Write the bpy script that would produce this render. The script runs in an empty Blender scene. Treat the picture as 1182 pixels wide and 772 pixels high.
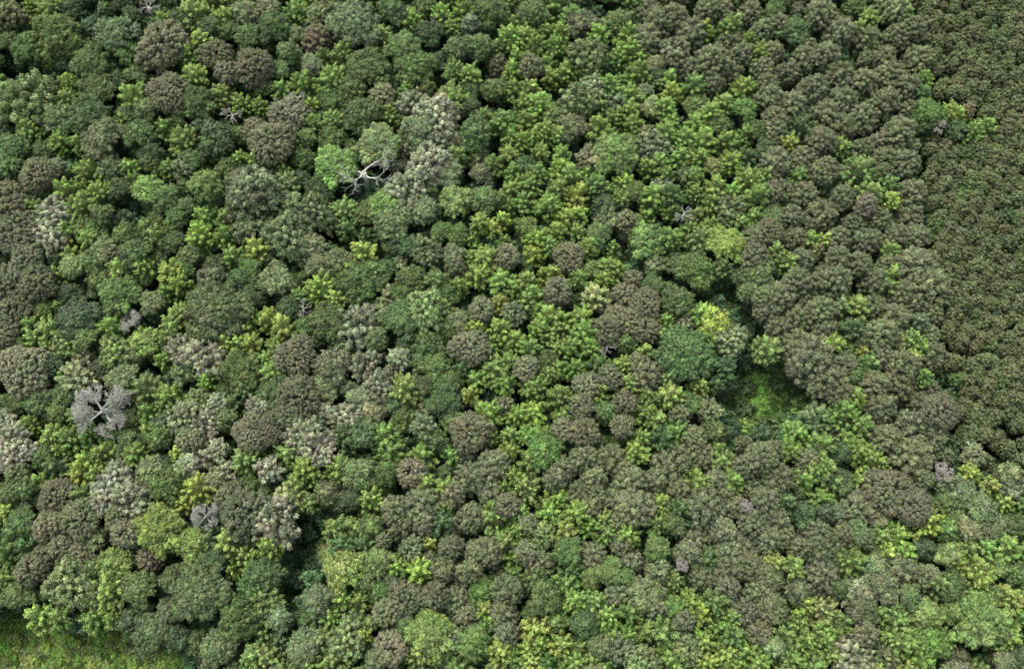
import bpy, math, random
import numpy as np
from mathutils import Vector, Matrix

random.seed(7); rng = np.random.default_rng(7)
scene = bpy.context.scene
COL = scene.collection
R = math.radians

# ------------------------------------------------------------------ camera
PW, PH = 1182.0, 772.0
HFOV = R(55.0); PITCH = R(69.0); CAMH = 226.0
FPX = PW / 2 / math.tan(HFOV / 2)
cam_d = bpy.data.cameras.new('camera'); cam = bpy.data.objects.new('camera', cam_d)
COL.objects.link(cam); scene.camera = cam
cam.location = (0, 0, CAMH); cam.rotation_euler = (R(90) - PITCH, 0, 0)
cam_d.sensor_fit = 'HORIZONTAL'; cam_d.angle = HFOV; cam_d.clip_end = 4000; cam_d.clip_start = 1
cam_d.display_size = 1
FW = Vector((0, math.cos(PITCH), -math.sin(PITCH)))
UP = Vector((0, math.sin(PITCH), math.cos(PITCH)))

def at(px, py, z=0.0):
    """where the sight line of a photo pixel meets the level z; and metres per pixel there"""
    d = FW * FPX + Vector((1, 0, 0)) * (px - PW / 2) - UP * (py - PH / 2)
    t = (z - CAMH) / d.z
    p = Vector((0, 0, CAMH)) + d * t
    return p, t            # t = metres per pixel (depth / f)

def to_px(p):
    v = Vector(p) - Vector((0, 0, CAMH))
    dz = v.dot(FW)
    return (PW / 2 + v.x / dz * FPX, PH / 2 - v.dot(UP) / dz * FPX)

# ------------------------------------------------------------------ survey of the wood
# every tile: origin in the photo; entries x y radius colour, in tenths of a 2.97x enlargement
SURVEY = {
(0, 0): """2,5,5,O 9,6,3,L 17,2,4,LG 24,4,4,D 20,12,8,G 10,17,6,G 3,14,4,G 33,10,5,D 17,19,3,Y 31,22,6,G 40,12,7,OD 43,18,5,G
23,28,3,L 33,30,6,G 22,22,4,D 51,3,3,S 56,16,8,B 58,32,6.5,B 69,13,3.2,Y 74,19,5,B 78,25,4,B 87,23,6,B 66,4,5,L 77,5,3,L 84,5,5,O 85,13,5,G
72,9,4,D 62,8,4,D 66,25,4,L 47,26,4,G 45,33,5,L 76,32,4,LO 80,40,3,S 67,36,6,GE 10,35,9,OLG 20,41,5,GO 9,44,4,L 20,48,4,L 5,50,5,G
31,40,7,GD 36,47,7,O 42,41,3,L 48,46,5,G 52,53,4,D 63,47,5,L 74,48,6,D 87,45,4,B 82,54,2.5,L 88,54,3,L 83,46,3,G 13,60,6,B 3,57,5,EG
19,58,3,O 30,58,4.5,L 33,66,4,L 27,70,4.5,L 38,58,5,OG 44,57,3,L 52,56,4,G 41,65,4,D 22,65,4,L 2,70,7,B 18,74,6,W 12,71,3,L 52,66,6,LG
57,68,5,G 63,58,4,O 71,64,6,LG 70,74,4.5,L 78,74,3.5,L 82,62,4,O 87,66,8,OW 60,75,4,G 78,58,4,G 35,74,4,G 27,17,5,G 44,40,4,D 15,52,4,G
50,38,4,GO 79,47,4,GD 66,55,4,G""",
(300, 0): """12,3,4,L 3,3,4,O 5,10,6,G 20,5,4,O 26,2,5,O 33,9,9,OG 42,12,4,LO 20,13,5,RB 28,18,4,LE 10,18,4,G 18,23,4,O 25,26,4.5,L 15,28,4.5,L
7,24,4,G 45,4,5,G 51,6,4,L 56,3,4,G 62,4,3,L 70,2,3,L 80,4,6,G 58,12,5,D 66,9,2.5,L 61,7,3,B 72,8,3,O 68,17,5,DO 75,16,5,G 86,13,5,L 87,8,3,L
81,22,3,BR 49,17,6,GO 53,23,7,G 37,24,7,G 32,31,5,G 67,24,4,LE 72,25,3,L 42,33,4,BO 57,30,3,G 66,33,5,LG 72,31,3,D 80,31,4,G 87,24,3,L
26,35,6,G 25,41,4,LO 35,40,6,G 44,39,4,L 53,36,5,WO 61,41,7,W 55,46,6,O 10,39,6,BW 13,34,2.4,S 0,36,2.5,L 18,42,3,L 4,49,7,B 12,48,3,L
16,47,3,G 41,50,7.5,LOW 36,60,9,S 26,57,7.5,LG 15,55,4,G 14,62,4,D 58,57,7,W 50,65,6,WO 43,71,6,LO 67,69,6,LO 74,46,6,G 68,53,3,L 76,60,4,O
2,66,6,WO 9,62,4,LW 19,73,6,OG 29,72,4,LE 20,66,5,D 8,59,3,L 85,53,3,L 83,41,4,L 86,47,3,L 86,65,3,L 80,56,3,D 77,69,5,G 83,75,2.4,Y 87,59,3,L
5,56,4,G 24,48,5,G 10,70,4,OG 60,50,5,WO 64,60,5,O 36,73,4,G 55,72,5,O""",
(600, 0): """4,5,5,G 2,12,4,L 9,11,3,L 14,11,4,L 21,8,5,OB 18,5,4,G 23,19,6,O 27,11,3,L 33,8,5,G 37,11,4,L 38,17,4.5,L 34,19,3,L 12,16,4,G
4,23,4,B 9,21,3,L 10,26,3,LY 16,24,3,L 45,4,5,P 43,13,5,P 48,7,5,P 53,5,5,P 58,11,5,P 53,18,5,O 46,22,3,O 58,23,4,P 66,20,6,P 63,10,3,LY
73,8,3,L 70,3,4,P 65,3,4,P 79,4,4,P 83,10,4,PO 72,14,4,P 76,18,4,P 73,25,5,P 66,28,4,P 82,17,3,L 83,23,4,P 85,29,4,P 88,40,4,P 86,5,2.5,G
86,47,4,P 47,27,4,D 51,27,3,L 52,31,3,Y 60,29,3.6,LE 61,36,4,G 70,35,3,L 66,38,3,L 77,30,3.6,L 77,38,4.5,EL 60,42,3,L 63,47,4,LY 71,48,3.6,L
77,46,3,G 81,45,4,G 38,32,4,LY 43,31,2.5,O 35,28,3,L 31,29,4,G 25,30,4,WOL 20,35,6,OG 33,36,4,O 38,37,3,L 45,37,4,OL 50,36,3,L 27,43,3.6,LY
33,40,3,L 7,35,3.6,LY 1,35,3,L 4,30,3,L 2,41,3,L 9,44,3,L 14,46,3,L 12,39,4,G 18,44,5,O 5,47,3,L 7,52,3,L 1,48,3,L 44,46,3,O 33,54,8,LO
46,50,5,OW 48,55,3,L 44,57,3,L 55,53,3,L 39,49,3,D 52,42,3,L 50,45,4,D 17,60,3.6,L 23,60,3,L 20,67,3.6,Y 14,57,3,L 6,59,3,L 10,70,3.6,LY
16,74,3,Y 20,73,3,Y 3,63,4,G 2,57,4,D 27,63,4,D 36,62,3,LY 35,68,3,L 40,66,4,G 49,64,2.6,S 52,67,4,EG 46,67,4,D 56,74,2.4,S 60,60,3,G
66,57,3,OY 67,64,3.6,Y 66,69,3,L 73,66,3,L 72,72,5,O 79,61,4,G 78,54,4,ED 73,55,4,G 80,74,2.6,L 75,76,3,L 37,75,3.5,BP 30,75,4,O 29,70,4,D
82,67,4,LO 86,58,4,P 87,65,4,P 24,25,4,G 6,16,3.5,LG 41,24,4,G 30,47,4,G 57,47,4,G 68,43,4,G 24,54,4,O 57,61,3.5,D""",
(882, 0): """31,3,4,EL 36,6,3,L 48,5,3,LY 33,10,3,L 44,3,5,O 10,11,5,ED 4,3,3.5,G 13,43,4,ED 9,49,3,Y 27,50,3,LO 0,52,4,D 55,27,3,L 54,32,3,ED
57,39,5.5,EL 65,39,3.6,L 52,43,4,DE 59,44,3,SR 66,45,3.5,D 72,45,3,L 76,43,3,LY 70,38,2.5,R 84,74,3,ED 39,48,2.6,R 33,58,5,LO 37,66,4,LO
43,63,3,LE 44,68,2.4,Y 35,70,3,R 12,60,3,LE 3,74,4,G 1,60,3,L 53,20,5,P 49,30,5,P 44,25,4.5,P 41,35,5,P 47,45,5,P 49,55,5,P 51,65,5,P 50,74,5,P
46,12,4.5,P 36,14,5,P 26,10,5,P 21,18,5,P 14,20,4.5,P 20,4,5,P 6,8,4,P 3,17,4,P 8,24,4,P 17,29,5,P 26,25,5,P 34,28,5,P 3,33,5,P 10,36,5,P 20,38,5,P
28,34,4.5,P 27,43,5,P 34,40,4.5,P 4,44,4,P 20,48,5,P 34,51,4,P 14,55,5,P 5,54,5,P 22,58,4.5,P 6,65,4.5,P 14,66,5,P 20,72,5,P 28,67,4,P 10,73,4,P 28,60,4,P
37,5,3.6,P 52,9,4,P 41,19,4,P""",
(0, 256): """5,4,7,B 9,13,5.5,B 4,21,7,B 13,21,6,B 4,31,6.5,B 1,38,5,B 17,5,6,W 23,3,3.6,L 28,2,4,G 30,6,3,L 32,14,5,G 36,10,5,O 43,5,4,G
53,5,4,LG 50,2,3,G 59,7,4,G 68,4,4.6,Y 77,4,3,L 84,3,4,O 88,9,4,Y 46,11,5,G 41,16,4,L 48,15,3,L 41,25,7.5,G 49,20,4,G 52,28,4,O 58,17,4.5,YL
57,24,3,L 61,21,3,L 25,15,4,OY 19,18,3,Y 24,11,3,L 14,30,4,GL 24,25,4,D 27,33,7,DO 16,37,4,L 10,35,3,L 12,40,3.6,L 5,42,4,G 23,42,5,OL
30,40,4,OL 28,47,4,RW 26,54,5,WL 22,52,3,L 8,51,8,BW 18,50,4,D 38,36,4,L 46,35,4,S 40,45,5,OL 51,42,6,LO 59,36,4,L 61,31,3,L 62,44,5,WB
70,46,6.5,W 76,48,4,O 63,52,4,OL 71,54,3,LY 75,31,10.5,GO 73,21,5,OD 80,12,4,L 74,15,4,D 82,42,4,Y 77,41,3.6,Y 86,41,3,Y 83,52,7,G
42,54,5,OL 49,57,5,LO 50,65,3,L 57,60,4,L 62,67,5,OW 70,70,5,W 75,63,4,WG 78,68,4,G 36,65,9.5,S 20,66,4,G 14,62,5,GD 8,59,4,G 18,73,4.5,LY
10,69,3,L 24,74,4,LG 1,68,4,W 5,74,5,W 56,70,4,D 51,71,3,L 86,72,6,B 65,75,4,BO 88,63,3.4,W 84,57,4,EG 55,75,4,G 45,75,4,G 65,12,4,GO
20,12,4,G 34,20,4,G 33,3,4,G 68,27,4,G 63,16,4,G 36,50,4,D 22,60,4,GE 86,16,4,G 82,20,4,GE""",
(300, 256): """10,5,7,OG 18,9,5,O 30,2,3,EL 46,1,6,OG 35,10,3.8,Y 27,14,5,OG 20,15,4,O 21,22,5,Y 26,26,3,Y 13,25,2.6,L 6,20,6,OG 3,33,3.8,Y
8,36,4,YL 34,21,8,G 39,17,3.4,LO 30,17,3,L 10,29,4,D 15,30,2.4,S 23,36,7.5,G 34,36,7,OW 45,28,5,OLW 50,34,7,G 57,30,6,OY 63,29,3,L 45,8,4,G
52,9,4,D 57,10,5,O 62,4,4,G 68,5,4,G 66,11,4,O 72,7,3,L 78,12,3.8,LY 75,18,3.8,YL 83,20,3.8,LY 80,2,2.8,Y 85,12,4,BO 82,28,3,Y 87,31,4,O
76,30,4,BO 74,36,3.4,Y 82,37,3.8,LY 72,43,6,B 68,34,4,O 61,20,3.8,EL 52,20,5,G 48,25,4,GD 67,16,3.4,B 68,22,3,L 64,25,4,G 12,46,6.2,B
13,60,7,B 10,66,5,B 25,50,6,O 22,57,5,O 36,49,5,OW 41,57,5,OW 35,61,5,O 30,67,5,W 21,65,3.4,W 49,57,5,LO 39,66,4,OW 58,42,5,GE 55,48,4,G
48,47,3.4,WG 60,50,5,G 66,55,4,G 63,62,6,DE 57,63,3,O 50,67,5,G 56,70,4,O 43,73,4,LE 35,72,6,EG 15,73,6,W 23,75,4,W 3,71,5,B 4,52,4,L
5,58,6,EG 2,47,3,L 2,64,4,O 80,50,4.6,LE 78,43,3,L 86,48,3,L 84,55,3.6,L 78,65,4.6,L 72,59,2.6,Y 72,72,6,B 84,63,3.4,BD 88,66,3,L 86,73,3,L
78,73,3,L 74,54,3,L 69,50,4,E 88,40,3,L 64,37,4,G 43,17,4,GE 40,40,4,GO 27,44,4,G 16,37,4,G 46,62,4,GO 30,73,4,E 60,75,4,G 66,68,4,G 42,33,4,G""",
(600, 256): """6,6,3.6,YL 10,8,3,L 5,11,3,Y 2,2,4,G 17,12,5,BR 24,8,3,L 13,3,3,L 20,3,3,L 27,5,5,G 37,2,3.4,P 43,7,6,LG 51,5,4.5,L 47,11,3,L
11,18,3.6,YL 13,24,4.6,B 11,32,4,D 30,15,3,L 29,20,3,YL 33,16,3,L 20,19,3,L 25,17,4,D 26,25,4,YW 4,25,3.4,L 2,20,3,L 7,30,3,L 36,25,4,B
39,19,3.4,B 47,15,3.4,OB 43,28,5,B 33,32,4,B 30,37,5,B 38,34,4,B 43,37,4.4,B 46,22,4,G 21,33,3.8,L 22,38,4,G 15,37,3,L 11,38,3,L 7,36,3,L
13,43,3,L 4,43,3,L 18,42,3,L 54,28,6,G 50,34,3,L 49,38,3,L 50,24,4,G 60,17,6,GL 54,15,4,G 62,6,4,LO 71,8,6.5,YL 72,25,4,LO 74,30,3.4,L
66,35,6,YL 72,41,5,OW 66,42,4,L 62,32,4,L 56,46,9.5,ED 69,50,4,E 57,35,3.4,BO 40,47,3.4,B 44,52,6,PB 43,44,2.4,Y 30,43,2.6,S 27,49,4,EL
35,49,3,Y 37,55,3,L 2,50,4,BO 23,56,4.4,BO 19,50,3,L 13,50,3,L 5,56,4.4,LY 5,65,3.8,Y 14,60,4,G 21,63,4,B 28,58,3,L 29,65,4,G 15,66,3,L
36,62,4.4,BP 35,70,4,B 43,65,3,L 22,72,5,B 15,71,4,B 62,56,3,Y 52,59,3.8,YL 50,54,3,L 55,66,3.4,B 47,68,3.4,L 42,74,3.4,L 54,72,4,LE
60,74,4,BO 65,65,4,OG 72,70,4,OY 67,73,4,G 84,47,5.5,OL 85,53,3.8,LY 85,4,5,B 88,10,3,LE 82,18,6,GO 80,12,4.4,BP 76,18,4,GO
85,30,4,P 77,47,3.6,O 81,40,3.6,O 84,25,4,PO 50,74,3.4,E 8,73,3.4,L 3,73,3,L 10,52,3,L 9,47,4,G 31,53,4,BO 58,62,4,G 36,42,3.6,G 24,43,3.4,G
67,55,3.4,E 80,5,4,P 79,24,4,GO""",
(882, 256): """4,10,3,L 9,14,3.2,YL 21,6,2.4,Y 18,10,3,RY 16,6,3,L 0,26,3,L 43,19,3.8,LE 26,28,3.2,LW 33,29,3.8,YL 31,37,4,ED 24,42,3.6,YL
28,43,3,G 33,44,3,Y 36,49,4,EL 31,52,4,DL 46,26,2.6,RS 53,34,3.2,EW 51,40,3,YL 54,43,3,L 51,47,3,Y 55,53,2.6,LE 29,13,2.6,E 44,10,3,L
2,43,4,LO 2,52,3.6,Y 10,62,3.4,BR 5,69,3.4,E 4,74,3.2,LE 11,72,3.2,L 17,68,5,OE 28,65,4.6,LE 33,70,4,L 31,60,3.6,L 52,15,7,P 57,23,7,P
57,13,4,P 58,31,4,P 58,46,5,P 48,48,5,P 46,56,6,P 60,65,6,B 17,47,7,P 45,32,5,P 54,62,5,P 38,56,5,P 41,64,5,P 50,70,6,P 58,73,5,P 43,74,5,P
22,54,6,P 27,59,4,P 12,33,5,P 20,30,5,P 26,20,5,P 20,20,5,P 12,20,5,P 6,25,5,P 5,36,4,P 12,42,5,P 20,37,5,P 28,48,4,P 40,38,5,P 46,41,4.5,P
38,28,4,P 38,20,5,P 33,14,4.5,P 36,6,4.5,P 26,5,4,P 45,5,4.5,P 52,5,4.5,P 11,5,4,P 3,3,4,P 48,24,4.5,P 52,28,4,P 12,49,4,P 50,54,4.5,P 56,38,4,P
41,46,4,P 37,72,4,P 26,12,4,P 44,14,4,P 13,13,4,P""",
(0, 512): """4,4,5,W 9,2,3.6,W 6,10,4,O 15,5,4,G 19,8,4,EG 20,2,3,L 14,13,3,L 27,9,3.8,Y 30,5,3.6,L 35,3,3.6,L 33,10,3.4,L 41,9,4,O 46,3,3,L
39,14,6,W 45,20,6,W 36,20,5,WO 40,25,4,BO 20,18,6,B 17,28,5,B 27,26,6,BO 21,35,4,B 27,38,4.4,B 15,38,4,B 11,43,5,B 8,27,5,G 2,23,3,Y
9,36,4,EG 2,37,4,EL 2,46,4,LE 52,9,5,O 57,14,6,G 61,3,2.6,Y 70,4,4,W 64,7,3.4,W 67,15,4.6,Y 63,20,3,Y 77,9,3.4,W 73,13,3.6,O 75,2,3.4,W
84,5,5,LO 79,19,5,B 84,24,8,BD 71,25,5,SW 54,29,8,LG 66,35,6,LG 78,34,4.6,YL 84,38,5,LY 51,39,4.4,RB 43,31,4.4,B 33,33,4,OL 40,41,6,LO
36,50,5.5,L 47,49,6,G 25,48,8,OL 13,59,4,Y 20,59,3.4,YL 6,52,5,G 1,59,3.2,LE 60,46,5,DG 69,51,10,DEO 88,45,5,ED 82,60,7,G 75,70,7,OG
87,73,4,LO 58,58,4,DO 52,65,6,DO 60,66,4,D 72,33,4,E 74,40,4,D 30,30,4,O 10,16,4,G 4,17,4,G 33,42,4,G 86,50,4,E 62,10,4,OG
4,31,4,G""",
(300, 512): """20,3,5,W 10,3,4,L 3,9,4,W 10,18,4.6,YW 27,8,3.8,YL 33,10,6,OL 15,8,3.4,L 5,25,7,W 9,31,4.4,WO 3,35,4,LY 22,17,4,OG 38,19,5,LY
30,19,4,D 45,3,5,LE 56,4,4,L 43,10,4,G 52,10,5,BR 66,4,3.2,L 72,11,6,P 80,8,6,P 70,3,4,P 57,14,3.4,L 63,15,3.4,L 47,22,5,P 56,20,6,P
48,28,5,P 62,27,4,ED 63,22,3,L 32,29,3.2,Y 26,29,4,LO 59,34,2.6,YL 52,36,4,O 29,42,7,YO 17,43,6,O 40,40,5,OL 47,42,3.6,L 55,44,4.6,Y
44,46,3.4,B 36,35,4,EG 28,35,4,E 20,53,5,OE 28,53,3.6,L 34,54,3.2,Y 41,51,4,G 50,53,6,BP 43,57,4.4,P 60,52,5,P 67,53,5,P 65,35,4.4,P
73,37,4,P 63,42,4,P 68,45,5,P 78,37,5,P 72,44,4,P 72,25,5,P 85,21,4,BP 80,25,4.6,LO 84,34,4,LE 87,39,3.2,L 84,15,3.4,LE 87,11,3,L 86,2,3.2,LY
76,50,5,EL 77,57,3,YL 80,60,3,L 85,50,5,PO 84,58,5,P 58,65,8,LO 66,67,4,O 55,72,5,L 73,68,6,GL 79,62,4,G 85,66,4,P 82,71,3.4,YL 86,74,3.2,L
45,70,5,BR 40,74,4,O 35,65,3,Y 30,67,6,OL 25,73,5,LO 15,70,6,EO 17,76,3,LY 2,55,6,OL 7,59,4,O 1,73,5,LO 3,45,5,DE 50,62,3.6,G 36,47,3.6,G
66,17,4,P 79,16,4,P 60,60,4,PO 70,60,4,P 66,28,4,P 57,27,4,P 38,28,4,G 45,64,3.6,DE 38,12,3.6,G""",
(600, 512): """8,3,6,EL 3,6,3.4,L 2,15,5,LO 14,9,5,P 22,5,5,P 31,5,5,P 26,12,4,P 21,16,4.4,P 28,18,4,P 38,14,6,P 40,22,6,P 25,22,4,P 40,2,3.6,LY
53,7,7,P 62,4,5,P 70,6,3.6,L 73,13,3.2,L 61,13,5,L 68,2,3,L 77,8,4,P 83,5,5,P 80,14,4,P 13,19,3.8,YL 20,24,3.8,L 24,28,3,L 16,30,3.8,Y
29,26,3,L 30,31,3.4,LE 10,24,4,G 4,28,3.4,BP 8,32,4,OL 3,37,4,P 7,41,5,P 17,37,5,G 25,38,5,P 34,27,3.4,PR 35,34,3.4,P 37,31,3.6,L 47,21,3.8,LY
47,27,3.4,L 55,23,4,E 47,36,4.6,EL 47,43,4,PO 38,40,4,P 31,44,4.6,EL 5,46,3.6,EL 0,23,3,L 59,32,5,RB 66,31,4,P 64,22,7,P 57,37,4,P
55,42,2.6,SR 64,40,4,EG 64,46,5,PO 73,43,5,PB 72,49,4,P 77,35,5,P 70,29,4,P 80,27,5,P 86,33,5,P 77,22,2.6,SR 85,20,5,P 73,22,4,P 53,27,4,GO
82,50,5,P 76,57,5,P 86,56,5,P 82,65,4.4,PR 33,52,4.4,PO 43,52,6,P 47,57,4,P 53,47,3.2,LE 16,48,5,LE 19,54,3.4,L 8,53,6,GD 26,54,3.6,L 30,59,3.6,YL
38,58,4,LE 37,66,3,L 6,63,4.6,Y 3,70,3.4,LY 14,69,3.8,YL 12,61,4,G 22,62,5,GD 28,70,4.4,O 35,71,5,O 42,74,5,OL 10,75,3.4,EL 19,75,3.4,L
43,64,3.4,L 49,65,4.6,LE 57,70,4.4,OL 58,54,3.4,L 62,58,3.8,YL 67,54,4,LE 68,63,3.4,L 73,60,3.4,L 74,66,3.8,LE 78,71,3.4,L 63,68,3.4,YL
71,72,3.4,YL 56,60,4,PO 52,74,5,GO 82,75,3.4,L 87,70,3.6,OL 65,75,3,Y 88,41,2.6,Y 4,75,3,Y 33,20,4,P 46,13,4,P 69,12,4,P 55,16,4,P 80,42,5,P
86,46,4,P 88,26,4,P 72,36,4,P 18,43,4,E 24,46,3.4,G 36,46,3.4,G 5,58,3.4,G 12,12,4,P 70,17,3.4,P 86,12,4,P 52,55,3.4,G 35,9,4,P""",
(882, 512): """3,3,4,P 10,2,3,L 15,5,4,PO 5,12,6,P 14,12,3.8,L 21,8,3.8,L 24,14,3.6,LE 20,19,3.6,L 27,13,4,DE 37,5,4.6,L 32,2,3,L 40,7,3,LY 33,13,3.4,L
52,5,7,P 60,11,4,SR 71,10,3,Y 42,16,7.5,B 50,21,6,B 53,12,4,P 33,22,6,P 33,31,5,P 25,24,3.4,O 7,20,3.4,EO 3,26,4,P 6,32,4,P 14,25,4,DE 18,30,5,P
13,36,4,P 22,37,6,PD 20,45,6,PB 30,40,5.5,LG 46,32,5,YL 42,37,3.4,Y 49,37,3.4,YL 40,32,3.4,L 56,27,5.4,YL 54,20,4,DG 62,20,4,G 55,36,3.4,DE
63,38,4,OY 78,14,2.6,Y 82,20,3.2,YL 67,17,5.5,OG 74,23,5.5,OG 78,29,5.5,OG 66,26,4,G 70,35,3.4,L 76,36,3.8,L 84,35,3.8,YL 86,28,4,G
74,45,5.4,YL 84,53,4,YL 74,61,9.5,LGE 65,50,6,GD 60,48,4,LO 56,58,5,OL 48,44,6,PO 56,45,4,PO 40,49,6,O 32,52,5,O 46,60,5.4,LO 47,68,5,LE
42,73,4,O 33,58,5,DO 35,65,4,PB 30,73,6.5,WO 57,68,6,LE 63,67,3.4,L 20,57,5,YW 14,55,3.4,Y 10,43,3.8,LO 4,41,3.4,Y 27,62,4,LE 7,65,5,LE 14,68,4,L
21,66,3.6,L 23,72,3.4,L 10,74,3.4,L 3,57,5,PB 66,74,5,PB 82,75,4,OP 84,66,4,G 88,45,4,G 55,75,3.6,L 1,46,4,P 72,4,4,O 12,50,4,DO 38,42,4,O
50,52,4,OG 26,50,3.4,DG 80,42,4,G 70,53,4,GO 64,57,4,GO 86,73,4,GD 78,52,3.4,GO 88,60,4,GO 62,30,4,GO 70,30,4,O 84,10,4,O 85,15,4,O 62,13,4,OG
40,25,3.6,P 28,31,3.4,P 20,24,3.4,D""",
}
# openings where the ground lies in shade (photo px: x, y, radius)
GAPS = [(14, 80, 16), (36, 90, 15), (56, 100, 10), (92, 115, 10), (148, 236, 16), (192, 168, 9), (100, 312, 9), (222, 330, 12), (168, 428, 12), (205, 592, 11),
        (272, 676, 13), (190, 576, 8), (535, 205, 11), (698, 55, 12), (875, 138, 11), (430, 420, 10), (385, 395, 7), (1083, 345, 9), (1090, 440, 8),
        (778, 320, 13), (740, 635, 9), (780, 655, 9), (395, 195, 8), (443, 205, 9), (345, 350, 9), (380, 280, 8), (1010, 655, 8), (905, 640, 8),
        (70, 575, 8), (1055, 232, 7), (375, 350, 8), (945, 590, 8), (510, 500, 7), (790, 235, 7), (440, 195, 13)]
GRASS = [[(-60, 706), (40, 712), (85, 720), (150, 728), (215, 748), (235, 800), (225, 900), (-80, 900)],
         [(790, 318), (830, 324), (855, 338), (876, 372), (888, 412), (910, 428), (940, 452), (932, 490), (888, 512), (846, 502), (828, 468), (836, 440), (856, 420), (852, 380), (830, 350), (795, 338)],
         [(345, 590), (372, 598), (372, 640), (352, 668), (345, 712), (318, 702), (322, 668), (335, 640)]]

def inside(x, y, poly):
    c = False; j = len(poly) - 1
    for i in range(len(poly)):
        xi, yi = poly[i]; xj, yj = poly[j]
        if (yi > y) != (yj > y) and x < (xj - xi) * (y - yi) / (yj - yi) + xi: c = not c
        j = i
    return c
PLANT_EDGE = [(-200, 1040), (0, 1052), (100, 1058), (165, 1060), (250, 1064), (330, 1079), (390, 1086), (460, 1098), (520, 1098), (548, 1112), (560, 1200), (565, 2000)]
def plant_x(y):
    for (y0, x0), (y1, x1) in zip(PLANT_EDGE, PLANT_EDGE[1:]):
        if y0 <= y <= y1: return x0 + (x1 - x0) * (y - y0) / (y1 - y0)
    return 9999

# base colours, linear
CC = {'G': (.124, .172, .068), 'D': (.088, .122, .060), 'L': (.228, .318, .096), 'Y': (.300, .372, .105), 'O': (.190, .220, .120),
      'W': (.325, .322, .232), 'B': (.184, .184, .114), 'P': (.181, .192, .112), 'S': (.36, .33, .32), 'R': (.220, .200, .130), 'E': (.112, .176, .074)}

# ------------------------------------------------------------------ materials
def nodes(name):
    m = bpy.data.materials.new(name); m.use_nodes = True
    nt = m.node_tree; nt.nodes.clear(); return m, nt
def mk_leaf(name, src, rough=.62, trans=.38):
    """leaf: colour of the tree x leaf tint (random tone and painted top light) x slow hue drift through the crown"""
    m, nt = nodes(name); N = nt.nodes.new; L = nt.links.new
    if src == 'object':
        c = N('ShaderNodeObjectInfo').outputs['Color']
    else:
        a = N('ShaderNodeAttribute'); a.attribute_type = 'INSTANCER'; a.attribute_name = 'tcol'; c = a.outputs['Color']
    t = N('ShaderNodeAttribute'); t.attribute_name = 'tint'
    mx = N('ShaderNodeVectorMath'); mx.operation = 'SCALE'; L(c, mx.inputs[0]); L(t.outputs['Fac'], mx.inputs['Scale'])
    tc = N('ShaderNodeNewGeometry'); no = N('ShaderNodeTexNoise'); no.inputs['Scale'].default_value = .55; no.inputs['Detail'].default_value = 4
    L(tc.outputs['Position'], no.inputs['Vector'])
    cr = N('ShaderNodeValToRGB'); cr.color_ramp.elements[0].position = .3; cr.color_ramp.elements[0].color = (.80, .84, .92, 1)
    cr.color_ramp.elements[1].position = .7; cr.color_ramp.elements[1].color = (1.20, 1.17, 1.02, 1)
    L(no.outputs['Fac'], cr.inputs['Fac'])
    m2 = N('ShaderNodeVectorMath'); m2.operation = 'MULTIPLY'; L(mx.outputs[0], m2.inputs[0]); L(cr.outputs['Color'], m2.inputs[1])
    n2 = N('ShaderNodeTexNoise'); n2.inputs['Scale'].default_value = .33; n2.inputs['Detail'].default_value = 3
    of = N('ShaderNodeVectorMath'); of.inputs[1].default_value = (37, 11, 5); L(tc.outputs['Position'], of.inputs[0]); L(of.outputs[0], n2.inputs['Vector'])
    c2 = N('ShaderNodeValToRGB'); c2.color_ramp.elements[0].position = .35; c2.color_ramp.elements[0].color = (.90, 1.06, .90, 1)
    c2.color_ramp.elements[1].position = .65; c2.color_ramp.elements[1].color = (1.05, .985, 1.0, 1); L(n2.outputs['Fac'], c2.inputs['Fac'])
    m3 = N('ShaderNodeVectorMath'); m3.operation = 'MULTIPLY'; L(m2.outputs[0], m3.inputs[0]); L(c2.outputs['Color'], m3.inputs[1]); m2 = m3
    b = N('ShaderNodeBsdfPrincipled'); b.inputs['Roughness'].default_value = rough; b.inputs['Specular IOR Level'].default_value = .22
    L(m2.outputs[0], b.inputs['Base Color'])
    tr = N('ShaderNodeBsdfTranslucent'); L(m2.outputs[0], tr.inputs['Color'])
    ms = N('ShaderNodeMixShader'); ms.inputs[0].default_value = trans; L(b.outputs[0], ms.inputs[1]); L(tr.outputs[0], ms.inputs[2])
    o = N('ShaderNodeOutputMaterial'); L(ms.outputs[0], o.inputs[0]); return m
M_LEAF = mk_leaf('leaves', 'object'); M_LEAF_I = mk_leaf('leaves_stuff', 'inst')

def mk_bark(name, col, col2):
    m, nt = nodes(name); N = nt.nodes.new; L = nt.links.new
    g = N('ShaderNodeTexCoord'); no = N('ShaderNodeTexNoise'); no.inputs['Scale'].default_value = 3.5; no.inputs['Detail'].default_value = 8
    L(g.outputs['Object'], no.inputs['Vector'])
    cr = N('ShaderNodeValToRGB'); cr.color_ramp.elements[0].color = (*col, 1); cr.color_ramp.elements[1].color = (*col2, 1)
    cr.color_ramp.elements[0].position = .35; cr.color_ramp.elements[1].position = .65
    L(no.outputs['Fac'], cr.inputs['Fac'])
    b = N('ShaderNodeBsdfPrincipled'); b.inputs['Roughness'].default_value = .9; L(cr.outputs['Color'], b.inputs['Base Color'])
    bu = N('ShaderNodeBump'); bu.inputs['Distance'].default_value = .05; L(no.outputs['Fac'], bu.inputs['Height']); L(bu.outputs[0], b.inputs['Normal'])
    o = N('ShaderNodeOutputMaterial'); L(b.outputs[0], o.inputs[0]); return m
M_BARK = mk_bark('bark', (.07, .055, .04), (.16, .14, .11))
M_DEAD = mk_bark('weathered_dead_wood', (.22, .212, .18), (.46, .45, .385))
M_DEADP = mk_bark('pinkish_dead_twigs', (.23, .205, .18), (.40, .37, .325))

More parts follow.
